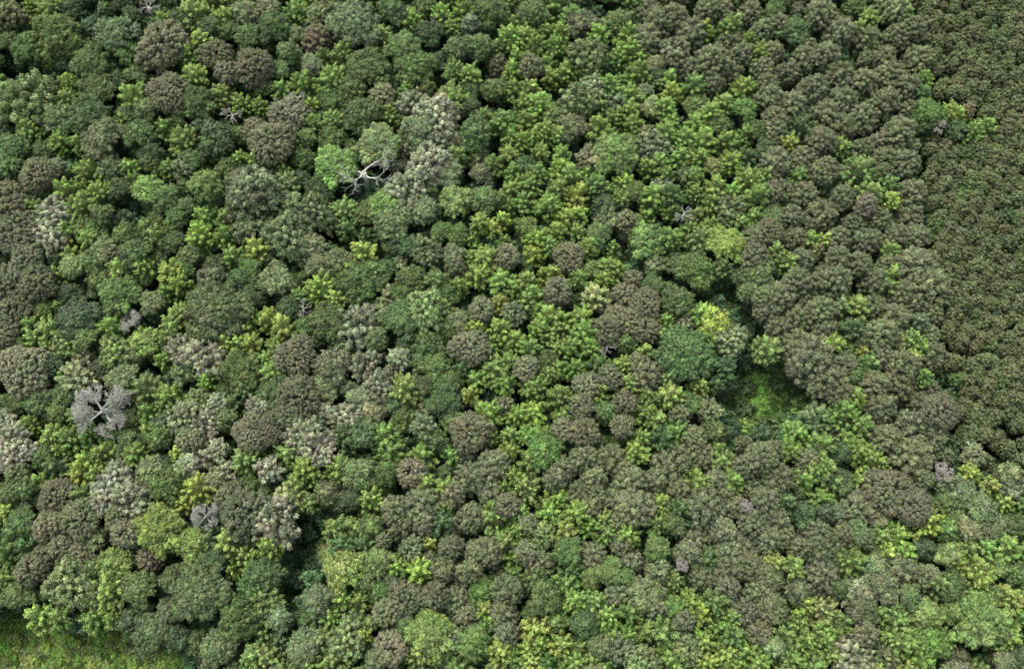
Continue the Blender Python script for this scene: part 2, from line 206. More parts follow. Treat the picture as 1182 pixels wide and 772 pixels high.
def mk_ground():
    m, nt = nodes('forest_floor'); N = nt.nodes.new; L = nt.links.new
    g = N('ShaderNodeNewGeometry')
    def noise(s, d=6):
        n = N('ShaderNodeTexNoise'); n.inputs['Scale'].default_value = s; n.inputs['Detail'].default_value = d; n.inputs['Roughness'].default_value = .65
        L(g.outputs['Position'], n.inputs['Vector']); return n.outputs['Fac']
    def ramp(f, a, b, p0=.35, p1=.65):
        r = N('ShaderNodeValToRGB'); r.color_ramp.elements[0].color = (*a, 1); r.color_ramp.elements[1].color = (*b, 1)
        r.color_ramp.elements[0].position = p0; r.color_ramp.elements[1].position = p1; L(f, r.inputs['Fac']); return r.outputs['Color']
    def mix(f, a, b):
        x = N('ShaderNodeMix'); x.data_type = 'RGBA'; L(f, x.inputs['Factor']); L(a, x.inputs['A']); L(b, x.inputs['B']); return x.outputs['Result']
    litter = ramp(noise(1.3), (.020, .028, .018), (.055, .048, .034))
    litter = mix(ramp(noise(.12), (0, 0, 0), (1, 1, 1)), litter, ramp(noise(2.2), (.020, .036, .018), (.040, .062, .026)))
    grass = ramp(noise(2.6), (.080, .120, .035), (.170, .215, .060), .3, .7)
    grass = mix(ramp(noise(.22), (0, 0, 0), (1, 1, 1), .46, .66), grass, ramp(noise(1.8), (.090, .085, .040), (.150, .135, .060)))
    at_ = N('ShaderNodeAttribute'); at_.attribute_name = 'grass'
    c = mix(at_.outputs['Fac'], litter, grass)
    b = N('ShaderNodeBsdfPrincipled'); b.inputs['Roughness'].default_value = .95; b.inputs['Specular IOR Level'].default_value = .1
    L(c, b.inputs['Base Color'])
    bu = N('ShaderNodeBump'); bu.inputs['Distance'].default_value = .35; bu.inputs['Strength'].default_value = .8; L(noise(1.7), bu.inputs['Height']); L(bu.outputs[0], b.inputs['Normal'])
    o = N('ShaderNodeOutputMaterial'); L(b.outputs[0], o.inputs[0]); return m
M_GROUND = mk_ground()

# ------------------------------------------------------------------ foliage meshes
def unit(v): return v / np.maximum(np.linalg.norm(v, axis=-1, keepdims=True), 1e-9)
_g = (1 + 5 ** .5) / 2
ICO_V = unit(np.array([(-1, _g, 0), (1, _g, 0), (-1, -_g, 0), (1, -_g, 0), (0, -1, _g), (0, 1, _g), (0, -1, -_g), (0, 1, -_g), (_g, 0, -1), (_g, 0, 1), (-_g, 0, -1), (-_g, 0, 1)], float))
ICO_F = np.array([(0,11,5),(0,5,1),(0,1,7),(0,7,10),(0,10,11),(1,5,9),(5,11,4),(11,10,2),(10,7,6),(7,1,8),(3,9,4),(3,4,2),(3,2,6),(3,6,8),(3,8,9),(4,9,5),(2,4,11),(6,2,10),(8,6,7),(9,8,1)])

def foliage_mesh(name, puffs, leaf, dens, mat, core=.52, soft=.5, aspect=1.0):
    """puffs: list of (centre, (rx,ry,rz), axis, tone).  Leaf-sized quads spread through every puff's shell."""
    P, Nn, T = [], [], []; CV, CF, CT = [], [], []
    for i, (c, r, ax, tone) in enumerate(puffs):
        c = np.array(c, float); r = np.array(r, float); ax = unit(np.array(ax, float))
        area = 4 * math.pi * (r.mean() ** 2)
        n = max(10, int(area * dens))
        x_ = unit(np.cross(ax, np.array([.31, .77, .55]))); y_ = np.cross(ax, x_); B = np.stack([x_, y_, ax])
        d = unit(rng.normal(size=(n, 3)) + np.array([0, 0, .35]))
        rad = 1 + rng.normal(0, .2, n)
        rad *= 1 + .2 * np.sin(d[:, 0] * 5 + i) * np.sin(d[:, 1] * 5 + 2 * i)
        loc = d * r * rad[:, None]
        loc[:, :2] *= (1.12 - .32 * np.clip(loc[:, 2:3] / r[2], -1, 1.3))      # sprays narrow to their tips
        p = c + loc @ B
        nn = unit((d / r) @ B + ax * .3 / r.mean() + np.array([0, 0, .25 / r.mean()]))
        d = d @ B
        P.append(p); Nn.append(nn)
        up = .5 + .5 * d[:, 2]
        T.append(tone * (.62 + .52 * up) * (1 + rng.normal(0, .10, n)))  # upper leaves lighter, undersides darker: top light painted into the tint
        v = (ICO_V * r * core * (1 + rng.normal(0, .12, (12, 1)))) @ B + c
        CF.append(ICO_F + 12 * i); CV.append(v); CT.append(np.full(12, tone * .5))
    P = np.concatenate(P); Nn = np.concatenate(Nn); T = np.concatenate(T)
    n = len(P)
    fn = unit(Nn + rng.normal(0, .55, (n, 3)))
    t = unit(np.cross(fn, rng.normal(size=(n, 3)))); b = np.cross(fn, t)
    s = leaf * (.6 + .8 * rng.random((n, 1)))
    bend = fn * s * .25
    q = np.stack([P - t * s * aspect - bend, P - b * s * .62, P + t * s * aspect - bend, P + b * s * .62], 1).reshape(-1, 3)
    cv = np.concatenate(CV); cf = np.concatenate(CF)
    V = np.concatenate([q, cv]); nq = n * 4
    loops = np.concatenate([np.arange(nq), (cf + nq).ravel()])
    starts = np.concatenate([np.arange(n) * 4, nq + np.arange(len(cf)) * 3])
    me = bpy.data.meshes.new(name)
    me.vertices.add(len(V)); me.vertices.foreach_set('co', V.astype(np.float32).ravel())
    me.loops.add(len(loops)); me.loops.foreach_set('vertex_index', loops.astype(np.int32))
    me.polygons.add(len(starts)); me.polygons.foreach_set('loop_start', starts.astype(np.int32))
    me.update(calc_edges=True)
    me.polygons.foreach_set('use_smooth', np.ones(len(starts), bool))
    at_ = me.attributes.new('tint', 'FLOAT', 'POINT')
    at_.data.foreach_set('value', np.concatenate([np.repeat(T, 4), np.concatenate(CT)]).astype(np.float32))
    vn = np.concatenate([np.repeat(unit(Nn * soft + fn * (1 - soft)), 4, 0), unit(cv - np.repeat(np.array([p[0] for p in puffs]), 12, 0))])
    me.normals_split_custom_set_from_vertices([tuple(x) for x in vn])
    me.materials.append(mat); me.validate()
    return me

def rand_dirs(n, zmin=-.35):
    """evenly spread directions on a dome, jittered"""
    out = []; off = random.random() * 6.28
    for i in range(n):
        z = 1 - (i + .5) / n * (1 - zmin); a = off + i * 2.39996
        r = math.sqrt(max(0, 1 - z * z))
        v = Vector((r * math.cos(a), r * math.sin(a), z)) + Vector((random.gauss(0, .09), random.gauss(0, .09), random.gauss(0, .07)))
        out.append(v.normalized())
    return out

def puffs_dome(r, pr, flat=.72, zmin=-.35, irr=.16, gap=0.10, tonev=.17, rough=.10):
    """wide billowing crown; origin at the crown's centre"""
    n = max(9, int(2 * math.pi * r * r * (1 - zmin) / 1.55 / (pr * pr * 1.75)))
    ph = [random.random() * 6.28 for _ in range(4)]; big = [random.gauss(0, 1) for _ in range(3)]
    ps = []
    for d in rand_dirs(n, zmin):
        if random.random() < gap: continue
        a = math.atan2(d.y, d.x)
        k = 1 + irr * (math.sin(2 * a + ph[0]) * .5 + math.sin(3 * a + ph[1]) * .7 + math.sin(5 * a + ph[2]) * .6 * (1 - abs(d.z))) + random.gauss(0, rough)
        c = Vector((d.x, d.y, d.z * flat)) * (r - pr * .75) * k
        q = pr * random.uniform(.62, 1.28)
        ps.append((c, (q * random.uniform(.75, 1.0), q * random.uniform(.75, 1.0), q * random.uniform(.95, 1.5)), d, random.gauss(1, tonev * 1.15)))
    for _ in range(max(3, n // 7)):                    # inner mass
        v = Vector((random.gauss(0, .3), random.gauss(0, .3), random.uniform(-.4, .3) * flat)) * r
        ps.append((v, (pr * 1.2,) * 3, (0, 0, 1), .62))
    return ps

def puffs_boughs(r, pr, flat=.62, rs=1.75, irr=.2):
    """spreading crown built of separate leafy boughs of different size and height"""
    n = max(5, int(r * r * 2.1 / (rs * rs))); ps = []; o = random.random() * 6.28
    for i in range(n):
        f = math.sqrt((i + .35) / n); a = o + i * 2.39996 + random.gauss(0, .2)
        k = f * (r - rs * .7) * random.uniform(1 - irr, 1 + irr)
        z = (math.cos(f * 1.35) * flat * r - rs * .5) + random.gauss(0, .28)
        R_ = rs * random.uniform(.68, 1.25); tone = random.gauss(1, .09)
        out = Vector((math.cos(a) * f, math.sin(a) * f, 0))
        for (c, q, ax, t) in puffs_dome(R_, pr, .8, zmin=-.3, irr=.22, gap=.12, rough=.13):
            c = Vector(c); ps.append((c + Vector((math.cos(a) * k, math.sin(a) * k, z)), q, Vector(ax) + out * .5, t * tone))
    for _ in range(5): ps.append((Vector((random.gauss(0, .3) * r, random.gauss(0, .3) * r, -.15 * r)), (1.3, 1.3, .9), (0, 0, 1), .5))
    return ps


def puffs_spire(r, pr, h=2.9, sub=.16):
    """upright, pointed broadleaf crown of ascending sprays"""
    ps = []; H = r * h
    tiers = max(4, int(H / (pr * 1.15)))
    for k in range(tiers):
        f = k / (tiers - 1)                            # 0 bottom .. 1 top
        rr = r * (.62 + .38 * math.sin(min(1, f * 2.2) * math.pi / 2)) * (1 - f ** 2.2) ** .8
        m = max(1, int(2 * math.pi * rr / (pr * 1.75)))
        o = random.random() * 6.28
        for j in range(m):
            if f < .9 and random.random() < sub: continue
            a = o + j * 6.283 / m + random.gauss(0, .2); q = pr * random.uniform(.62, 1.12) * (1 - .25 * f)
            c = Vector((math.cos(a) * rr * random.uniform(.7, 1.12), math.sin(a) * rr * random.uniform(.7, 1.12), (f - .62) * H + random.gauss(0, pr * .4)))
            ps.append((c, (q * .72, q * .72, q * 1.35), (math.cos(a) * .75, math.sin(a) * .75, .7), random.gauss(1, .14) * (.86 + .22 * f)))  # higher sprays get a lighter tone, top light put into the colour
    ps.append((Vector((random.gauss(0, .1) * r, random.gauss(0, .1) * r, H * .38)), (pr * .6, pr * .6, pr * 1.2), (0, 0, 1), 1.15))
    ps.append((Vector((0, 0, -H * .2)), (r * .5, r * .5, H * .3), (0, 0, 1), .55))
    return ps

def puffs_pine(r, pr, h=1.7, gap=.08):
    """blunt pine crown: whorled branch ends with needle tufts"""
    ps = []; H = r * h; tiers = max(4, int(H / (pr * 1.1)))
    lean = (random.gauss(0, .08), random.gauss(0, .08))
    for k in range(tiers):
        f = k / (tiers - 1); rr = r * (1 - f ** 2.6) ** .62 * (.75 + .25 * min(1, f * 3))
        m = max(1, int(2 * math.pi * rr / (pr * 1.65))); o = random.random() * 6.28
        for ring in ((1.0, .55) if rr > r * .5 else (1.0,)):
            mm = max(1, int(m * ring))
            for j in range(mm):
                if random.random() < gap: continue
                a = o + ring * 2 + j * 6.283 / mm + random.gauss(0, .22); q = pr * random.uniform(.7, 1.2)
                c = Vector((math.cos(a) * rr * ring * random.uniform(.82, 1.1) + lean[0] * f * H, math.sin(a) * rr * ring * random.uniform(.82, 1.1) + lean[1] * f * H,
                            (f - .6) * H + random.gauss(0, pr * .3)))
                ps.append((c, (q * .85, q * .85, q * 1.15), (math.cos(a) * .8, math.sin(a) * .8, .6), random.gauss(1, .15)))
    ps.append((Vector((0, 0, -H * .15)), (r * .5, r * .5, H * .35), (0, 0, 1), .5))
    return ps

def tube(verts, faces, pts, rads, sides):
    b0 = len(verts)
    for i, (p, r) in enumerate(zip(pts, rads)):
        d = (pts[min(i + 1, len(pts) - 1)] - pts[max(i - 1, 0)]).normalized()
        x = d.orthogonal().normalized(); y = d.cross(x)
        for s in range(sides):
            a = 6.283 * s / sides; verts.append(p + (x * math.cos(a) + y * math.sin(a)) * r)
    for i in range(len(pts) - 1):
        for s in range(sides):
            s2 = (s + 1) % sides
            faces.append((b0 + i * sides + s, b0 + i * sides + s2, b0 + (i + 1) * sides + s2, b0 + (i + 1) * sides + s))
    faces.append(tuple(b0 + (len(pts) - 1) * sides + s for s in range(sides)))

def mesh_of(name, verts, faces, mat):
    me = bpy.data.meshes.new(name); me.from_pydata([tuple(v) for v in verts], [], faces); me.update()
    me.polygons.foreach_set('use_smooth', np.ones(len(me.polygons), bool)); me.materials.append(mat); return me

def trunk_mesh(name, r, drop, kind):
    """unit: trunk from crown centre down `drop` metres, limbs running out into the crown"""
    V, F = [], []; n = 7; w = .10 + r * .055
    pts = [Vector((random.gauss(0, .06) * i, random.gauss(0, .06) * i, -drop + drop * i / (n - 1))) for i in range(n)]
    tube(V, F, pts, [w * (1.5 if i == 0 else 1 - .55 * i / (n - 1)) for i in range(n)], 8)
    k = 6 if kind != 'spire' else 8
    for i in range(k):
        a = i * 2.4 + random.random(); f = .62 + .38 * i / k
        s = Vector((0, 0, -drop * (1 - f))); e = s + Vector((math.cos(a) * r * .7, math.sin(a) * r * .7, r * .35 + random.random() * r * .3))
        mid = s.lerp(e, .5) - Vector((0, 0, r * .08)); tube(V, F, [s, mid, e], [w * .38, w * .26, w * .1], 5)
    return mesh_of(name, V, F, M_BARK)

def dead_meshes(r, dense, mat, name):
    """bare leafless tree: (trunk mesh, branch mesh); origin at the fork"""
    V, F = [], []; V2, F2 = [], []
    def grow(p, d, L, w, lvl):
        n = 4; pts = [p]; rd = [w]
        for i in range(n):
            d = (d + Vector((random.gauss(0, .17), random.gauss(0, .17), random.gauss(0, .10) + (.03 if dense else 0)))).normalized()
            pts.append(pts[-1] + d * L / n); rd.append(w * (1 - .16 * (i + 1)))
        tube(V2, F2, pts, rd, 5 if lvl < 2 else 3)
        if lvl >= (4 if dense else 3): return
        for j in range(((4 if lvl else 3) + 2) if dense else (4 if lvl < 2 else 3)):
            q = pts[random.choice((2, 3, 4, 4))]; s = d.orthogonal().normalized(); s.rotate(Matrix.Rotation(random.random() * 6.28, 3, d))
            nd = (d + s * random.uniform(.5, 1.15)); nd.z = nd.z + .12 if dense else abs(nd.z) * .6 - .05
            grow(q, nd.normalized(), L * random.uniform(.5, .72), max(.02, rd[-1] * random.uniform(.42, .66)), lvl + 1)
    for i in range(6 if dense else 5):
        a = i * 6.283 / (6 if dense else 5) + random.gauss(0, .3)
        e = random.uniform(.35, 1.1) if dense else random.uniform(.05, .45)
        grow(Vector((0, 0, random.uniform(-.3, .2) * r)), Vector((math.cos(a), math.sin(a), e)).normalized(), r * (.52 if dense else .68), (.040 if dense else .034) * r + .03, 0)
    drop = 12
    pts = [Vector((random.gauss(0, .12), random.gauss(0, .12), -drop + drop * i / 6)) for i in range(7)]; pts[-1] = Vector((0, 0, .1))
    tube(V, F, pts, [.07 * r + .12 - .012 * i for i in range(7)], 8)
    return mesh_of(name + '_trunk', V, F, mat), mesh_of(name + '_branches', V2, F2, mat)

# ------------------------------------------------------------------ prototypes (mesh data only)
# each: base radius, [(crown mesh, trunk mesh), ...]; crown origin = crown centre
def fam(kind, base, nvar, puf, leaf, dens, **kw):
    out = []
    for i in range(nvar):
        ps = puf(); cm = foliage_mesh(f'{kind}_crown', ps, leaf, dens, M_LEAF, **kw)
        out.append((cm, trunk_mesh(f'{kind}_trunk', base, 14.0, kind)))
    return (base, out)
FAM = {
 'dome': [fam('dome', 2.2, 6, lambda: puffs_boughs(2.2, .44, .9, 1.05), .165, 34),
          fam('dome', 3.6, 7, lambda: puffs_boughs(3.6, .48, .75, 1.35), .17, 32),
          fam('dome', 6.0, 5, lambda: puffs_boughs(6.0, .55, .6, 1.75), .18, 29)],
 'spire': [fam('spire', 1.7, 10, lambda: puffs_spire(1.7, .50), .165, 34),
           fam('spire', 2.8, 8, lambda: puffs_spire(2.8, .70, 2.5, .2), .17, 32),
           fam('spire', 4.4, 3, lambda: puffs_spire(4.4, .80, 1.9, .22), .18, 29)],
 'clump': [fam('clump', 2.6, 3, lambda: puffs_dome(2.6, .52, .85, gap=.28, tonev=.24, rough=.14), .17, 30, core=.5),
           fam('clump', 4.4, 4, lambda: puffs_dome(4.4, .58, .75, irr=.22, gap=.30, tonev=.24, rough=.13), .17, 29, core=.5)],
 'round': [fam('round', 2.6, 3, lambda: puffs_dome(2.6, .36, .9, irr=.10, tonev=.09, gap=.04, rough=.05), .145, 46),
           fam('round', 4.4, 6, lambda: puffs_dome(4.4, .38, .75, irr=.13, tonev=.09, gap=.04, rough=.05), .145, 44)],
 'pine': [fam('pine', 2.0, 8, lambda: puffs_pine(2.0, .42, 2.6), .15, 38, aspect=1.3),
          fam('pine', 3.2, 8, lambda: puffs_pine(3.2, .54, 2.1), .15, 36, aspect=1.3)],
 'rowpine': [fam('rowpine', 1.7, 8, lambda: puffs_pine(1.7, .38, 2.6, .12), .15, 32, aspect=1.4)],
}
random.seed(41)
DEAD = [dead_meshes(4.4, True, M_DEAD, 'dead'), dead_meshes(4.4, False, M_DEAD, 'dead'), dead_meshes(2.0, True, M_DEADP, 'dead'), dead_meshes(2.0, False, M_DEAD, 'dead')]

# ------------------------------------------------------------------ read the survey
trees = []   # dict: px, py, rpx, code, listed
for (ox, oy), s in SURVEY.items():
    for e in s.split():
        x, y, r, c = e.split(',')
        trees.append(dict(px=ox + float(x) * 10 / 2.97, py=oy + float(y) * 10 / 2.97, r=float(r) * 10 / 2.97, code=c, listed=True))
def family(t):
    c = t['code'][0]; r = t['r']
    if c == 'S': return 'dead'
    if c == 'B': return 'round' if r > 13 else 'pine'
    if c == 'P': return 'pine'
    if c == 'R': return 'pine'
    if c == 'W': return 'clump'
    if c in 'LY': return 'spire' if r < 19 else 'dome'
    if c == 'E': return 'spire' if r < 14 else 'dome'
    if c == 'O' and ('W' in t['code'] or random.random() < .35): return 'clump'
    return 'dome'
# fill what is left between the surveyed crowns with neighbours of the same sort
BAND = [(560, 60), (640, 0), (730, 60), (850, 90), (870, 230), (760, 260), (700, 330), (660, 480), (680, 560), (640, 640), (760, 700), (740, 780), (560, 780), (590, 640), (530, 560), (535, 420), (560, 280)]
LOWR = [(560, 640), (700, 650), (880, 660), (1000, 560), (1090, 545), (1200, 550), (1200, 790), (560, 790)]
trees = [t for t in trees if not any(inside(t['px'], t['py'], g) for g in GRASS)]
for t in trees:
    if t['code'] in ('G', 'GE', 'GO', 'D') and (inside(t['px'], t['py'], BAND) or inside(t['px'], t['py'], LOWR)) and random.random() < .8: t['code'] = random.choice(['GL', 'LG', 'L'])
    elif t['code'] == 'P' and inside(t['px'], t['py'], LOWR) and random.random() < .4: t['code'] = 'OG'
def free(x, y, r, k=.72):
    for (gx, gy, gr) in GAPS:
        if math.hypot(x - gx, y - gy) < gr + r * .6: return False
    for g in GRASS:
        if inside(x, y, g): return False
        for a in range(6):
            if inside(x + r * .7 * math.cos(a), y + r * .7 * math.sin(a), g): return False
    for t in trees:
        if abs(t['px'] - x) < 45 and math.hypot(t['px'] - x, t['py'] - y) < (t['r'] + r) * k: return False
    return True
n_listed = len(trees)
for rr, tries, k in ((13.5, 2600, .80), (11, 3200, .78), (9, 3600, .76)):
    for _ in range(tries):
        x = random.uniform(-10, PW + 10); y = random.uniform(-10, PH + 10)
        r = rr * random.uniform(.9, 1.1)
        if x > plant_x(y) - r * .6 or not free(x, y, r, k): continue
        near = sorted(trees[:n_listed], key=lambda t: (t['px'] - x) ** 2 + (t['py'] - y) ** 2)[:5]
        c = random.choice([t['code'] for t in near if t['code'][0] not in 'SRW'] or ['G'])
        if c[0] == 'Y': c = 'L'
        if c[0] == 'B' or (c[0] in 'LO' and random.random() < .15): c = 'G'
        if x > 900 and y < 500: c = 'P'
        elif c[0] in 'PB' and not (x > 740 and y < 600) and random.random() < .6: c = random.choice(['G', 'L', 'OG'])
        if (inside(x, y, BAND) or inside(x, y, LOWR)) and random.random() < .9: c = random.choice(['L', 'L', 'LG', 'LY'])
        trees.append(dict(px=x, py=y, r=r, code=c, listed=False))

# ------------------------------------------------------------------ labels
ADJ = {'G': 'mid-green', 'D': 'dark green', 'L': 'bright green', 'Y': 'lime-yellow', 'O': 'grey-green', 'W': 'pale silvery', 'B': 'brown-olive',
       'P': 'brown-olive', 'S': 'bare grey', 'R': 'rusty brown', 'E': 'bluish green'}
NAME = {'dome': 'broadleaf_tree', 'spire': 'pointed_broadleaf_tree', 'clump': 'pale_broadleaf_tree', 'round': 'round_pine_tree', 'pine': 'pine_tree', 'rowpine': 'plantation_pine', 'dead': 'dead_tree'}
NOUN = {'dome': 'billowy tree', 'spire': 'upright tree', 'clump': 'loose-crowned tree', 'round': 'round-topped pine', 'pine': 'pine', 'dead': 'dead tree'}
MARKS = [('the white branched dead tree', 421, 202), ('the wide grey leafless tree', 124, 478), ('the small whitish dead tree', 239, 596), ('the lone round brown pine', 340, 411),
         ('the big dark olive pine', 281, 593), ('the grassy clearing', 875, 470), ('the shaded hollow in the wood', 800, 325), ('the rough meadow', 90, 745), ('the pink-grey snag in green scrub', 1080, 148),
         ('the orange-tinged tree', 943, 290), ('the wide blue-green crown', 788, 411), ('the big dark teal crown', 232, 684), ('the long dark gap', 25, 82), ('the star-shaped lime tree', 839, 283),
         ('the pale purple-grey snag', 1084, 549), ('the pinkish brown pine', 799, 620), ('the silvery dome tree', 505, 138), ('the bright lime crown', 485, 660), ('the wide fresh-green crown', 1131, 717),
         ('the twin brown pines', 190, 60), ('the large brown pine cluster', 20, 335), ('the round olive crown', 711, 182), ('the brown oval pine', 542, 401), ('the tall green pair', 1010, 20),
         ('the yellow-topped sapling', 573, 262), ('the narrow grassy glade', 345, 650), ('the creamy yellow tree', 949, 704), ('the round green dome', 256, 357), ('the brown pine at the wood edge', 1023, 566)]
ORD = ['nearest', 'second nearest', 'third nearest', 'fourth nearest', 'fifth nearest', 'sixth nearest', 'seventh nearest', 'eighth nearest', 'ninth nearest', 'tenth nearest']
def dirword(dx, dy):
    a = math.degrees(math.atan2(-dy, dx)) % 360
    return ['right of', 'above right of', 'above', 'above left of', 'left of', 'below left of', 'below', 'below right of'][int((a + 22.5) // 45) % 8]

# the few trees one would name at sight
SPECIAL = {(421, 202): 'white bare dead tree with spread branches in a dark opening', (121, 475): 'widest grey leafless tree, a dense fan of fine twigs',
           (239, 596): 'small whitish dead tree tucked beside the dark olive pine', (340, 411): 'lone round brown pine with a smooth button crown', (283, 593): 'big dark olive pine with a smooth round crown',
           (789, 411): 'wide blue-green crown of many small lobes below the shaded hollow', (232, 684): 'big dark teal crown with a black shadow gap on its right', (839, 283): 'star-shaped lime tree standing above the shaded hollow',
           (1084, 549): 'pale purple-grey snag at the lower edge of the pine plantation', (1131, 717): 'wide fresh-green crown in the bottom right corner of the wood',
           (253, 360): 'broad round green dome, largest crown of the left half', (438, 168): 'pale green lobed crown right above the white dead tree', (1081, 148): 'pink-grey twiggy snag among green scrub in the plantation'}

for t in trees: t['fam'] = family(t)
def kindname(t):
    if t['fam'] == 'spire': return 'sapling' if t['r'] < 12 else 'pointed_broadleaf_tree'
    if t['fam'] == 'dome': return 'spreading_broadleaf_tree' if t['r'] > 16.5 else 'broadleaf_tree'
    return NAME[t['fam']]
spare = []; kinds = {}
for t in trees: kinds.setdefault(kindname(t), []).append(t)
for k, ts in kinds.items():
    ts.sort(key=lambda t: (t['fam'] != 'dead', -t['r'])); spare += ts[300:]
sp = set(map(id, spare)); print({k: len(v) for k, v in kinds.items()}, 'spare', len(spare))

lab = {}
for t in trees:
    if id(t) in sp: continue
    mi = min(range(len(MARKS)), key=lambda i: (MARKS[i][1] - t['px']) ** 2 + (MARKS[i][2] - t['py']) ** 2)
    dx, dy = t['px'] - MARKS[mi][1], t['py'] - MARKS[mi][2]; t['md'] = math.hypot(dx, dy)
    size = 'large' if t['r'] > 20 else ('medium' if t['r'] > 12.5 else 'small')
    col = ADJ[t['code'][0]]
    if t['code'][:2] in ('SR', 'RS'): col = 'pinkish bare'
    if t['code'][:2] in ('RB', 'BR'): col = 'reddish brown'
    where = dirword(dx, dy) + ' ' + MARKS[mi][0] if t['md'] > 9 else 'close beside ' + MARKS[mi][0]
    lab.setdefault((size + ' ' + col + ' ' + ('sapling' if t['fam'] == 'spire' and t['r'] < 12 else NOUN[t['fam']]), where), []).append(t)
for (what, where), ts in lab.items():
    ts.sort(key=lambda t: t['md'])
    for i, t in enumerate(ts):
        t['label'] = f'{what} {where}' if len(ts) == 1 else f'{what}, {ORD[min(i, 9)]} {where}'
for t in trees:
    if len(t.get('label', '').split()) > 16: t['label'] = t['label'].replace('medium ', '', 1) if t['label'].startswith('medium ') else t['label'].replace('rough ', '')
for (sx, sy), s in SPECIAL.items():
    t = min((t for t in trees if t['listed'] and id(t) not in sp), key=lambda t: (t['px'] - sx) ** 2 + (t['py'] - sy) ** 2); t['label'] = s
GROUP = {'dome': 'broadleaf trees of the mixed wood', 'spire': 'bright upright trees through the wood', 'clump': 'pale loose-crowned trees in the wood', 'round': 'round brown pines on the left side and edge',
         'pine': 'brown-olive pines of the mixed wood', 'dead': 'dead leafless trees standing in the wood'}

# ------------------------------------------------------------------ plant the trees
def add(o): COL.objects.link(o); return o
PROTO = {}
def place(fm, base_i, vi, x, y, zc, rot, s, col, label, cat, group, name):
    """copy the prototype tree (root, trunk, crown), prototypes being the first one of each shape"""
    key = (fm, base_i, vi)
    if key not in PROTO:
        root = add(bpy.data.objects.new(name, None)); root.empty_display_size = .5
        if fm == 'dead': tm, cm = DEAD[vi]; cn = 'branches'
        else: cm, tm = FAM[fm][base_i][1][vi]; cn = 'crown'
        cr = add(bpy.data.objects.new(cn, cm)); cr.parent = root
        tr = add(bpy.data.objects.new('trunk', tm)); tr.parent = root
        PROTO[key] = (root, cr, tr)
    else:
        r0, c0, t0 = PROTO[key]
        root = add(r0.copy()); root.name = name
        cr = add(c0.copy()); cr.parent = root
        tr = add(t0.copy()); tr.parent = root
    drop = 12.0 if fm == 'dead' else 14.0
    root.location = (x, y, 0); root.rotation_euler = (0, 0, rot)
    cr.location = (0, 0, zc); cr.scale = s
    cr.rotation_euler = (0, 0, 0) if fm == 'dead' else (random.gauss(0, .09), random.gauss(0, .09), 0)
    tr.location = (0, 0, zc); tr.scale = (s[0], s[1], (zc + .3) / drop)
    cr.color = (*col, 1)
    root['label'] = label; root['category'] = cat
    if group: root['group'] = group
    return root

def colour(code, listed=True):
    c = np.mean([CC[k] for k in code] + [CC[code[0]]], axis=0)
    if code[0] in 'BPW':
        k = random.uniform(.88, 1.14) * (1 if listed else .9); h = random.uniform(.965, 1.015)
        return (c[0] * k * h, c[1] * k, c[2] * k * random.uniform(.94, 1.04))
    c = c * random.uniform(.86, 1.16) * (1 if listed else .88)
    return (c[0] * random.uniform(.92, 1.09), c[1] * random.uniform(.95, 1.05), c[2] * random.uniform(.9, 1.1))

spare_pts = []
for t in trees:
    fm = t['fam']; code = t['code']
    big = t['r']
    zc = 13.0 + big * .10 + random.gauss(0, .7) + (1.2 if fm in ('round',) else 0) + (0 if t['listed'] else -.9)
    if code[0] in 'DG' and big < 14: zc -= .6
    if fm == 'pine': zc += random.gauss(0, .9)
    if fm == 'spire': zc += 1.0
    p, mpp = at(t['px'], t['py'], zc + .3)
    r = big * mpp * (.99 if fm == 'pine' else 1.06 if fm != 'spire' else 1.24)
    if fm == 'dead':
        vi = (0 if big > 31 else 1) if big > 18 else (2 if 'R' in code else (3 if big < 12 else 0))
        base = 4.4 if vi < 2 else 2.0; sc = r / base * 1.05
        place('dead', 0, vi, p.x, p.y, zc + .8, random.random() * 6.28, (sc, sc, sc), (1, 1, 1), t['label'], 'dead tree', GROUP['dead'], 'dead_tree')
        if vi == 0 and sc > 1.3: pass
        continue
    lst = FAM[fm]; bi = min(range(len(lst)), key=lambda i: abs(math.log(lst[i][0] / r)))
    base, vs = lst[bi]; vi = random.randrange(len(vs)); sc = r / base
    sz = sc * random.uniform(.9, 1.12)
    if id(t) in sp:
        spare_pts.append((p.x, p.y, zc, random.random() * 6.28, (sc, sc, sz), (fm, bi, vi), colour(code, t['listed']))); continue
    place(fm, bi, vi, p.x, p.y, zc, random.random() * 6.28, (sc * random.uniform(.93, 1.07), sc * random.uniform(.93, 1.07), sz), colour(code, t['listed']),
          t['label'], 'pine tree' if fm in ('pine', 'round') else 'tree', GROUP[fm], kindname(t))

# the plantation: close rows of small pines
rows = []
ang = R(62)
u = Vector((math.cos(ang), math.sin(ang))); v = Vector((-u.y, u.x))
for i in range(-110, 200):
    for j in range(-140, 80):
        q = u * (i * 2.7 + random.gauss(0, .35)) + v * (j * 2.95 + random.gauss(0, .22)) + Vector((90, 60))
        zc = 12.6 + random.gauss(0, .75)
        px, py = to_px((q.x, q.y, zc))
        if py < -110 or py > 620 or px > PW + 130 or px < 1000: continue
        if px < plant_x(py) + 8 + random.uniform(-2, 3): continue
        if py > 535: continue
        bad = random.random() < .05
        for t in trees:
            if abs(t['px'] - px) < 30 and t['code'][0] != 'P' and math.hypot(t['px'] - px, t['py'] - py) < t['r'] + 4: bad = True; break
        for (gx, gy, gr) in GAPS:
            if math.hypot(gx - px, gy - py) < gr: bad = True
        if bad: continue
        rows.append((q.x, q.y, zc, px, py))
vis = [w for w in rows if 0 < w[3] < PW and 0 < w[4] < PH]
vis.sort(key=lambda w: w[1])                # nearest to the camera first
ind = vis[:300]; indset = set(map(id, ind)); rest = [w for w in rows if id(w) not in indset]
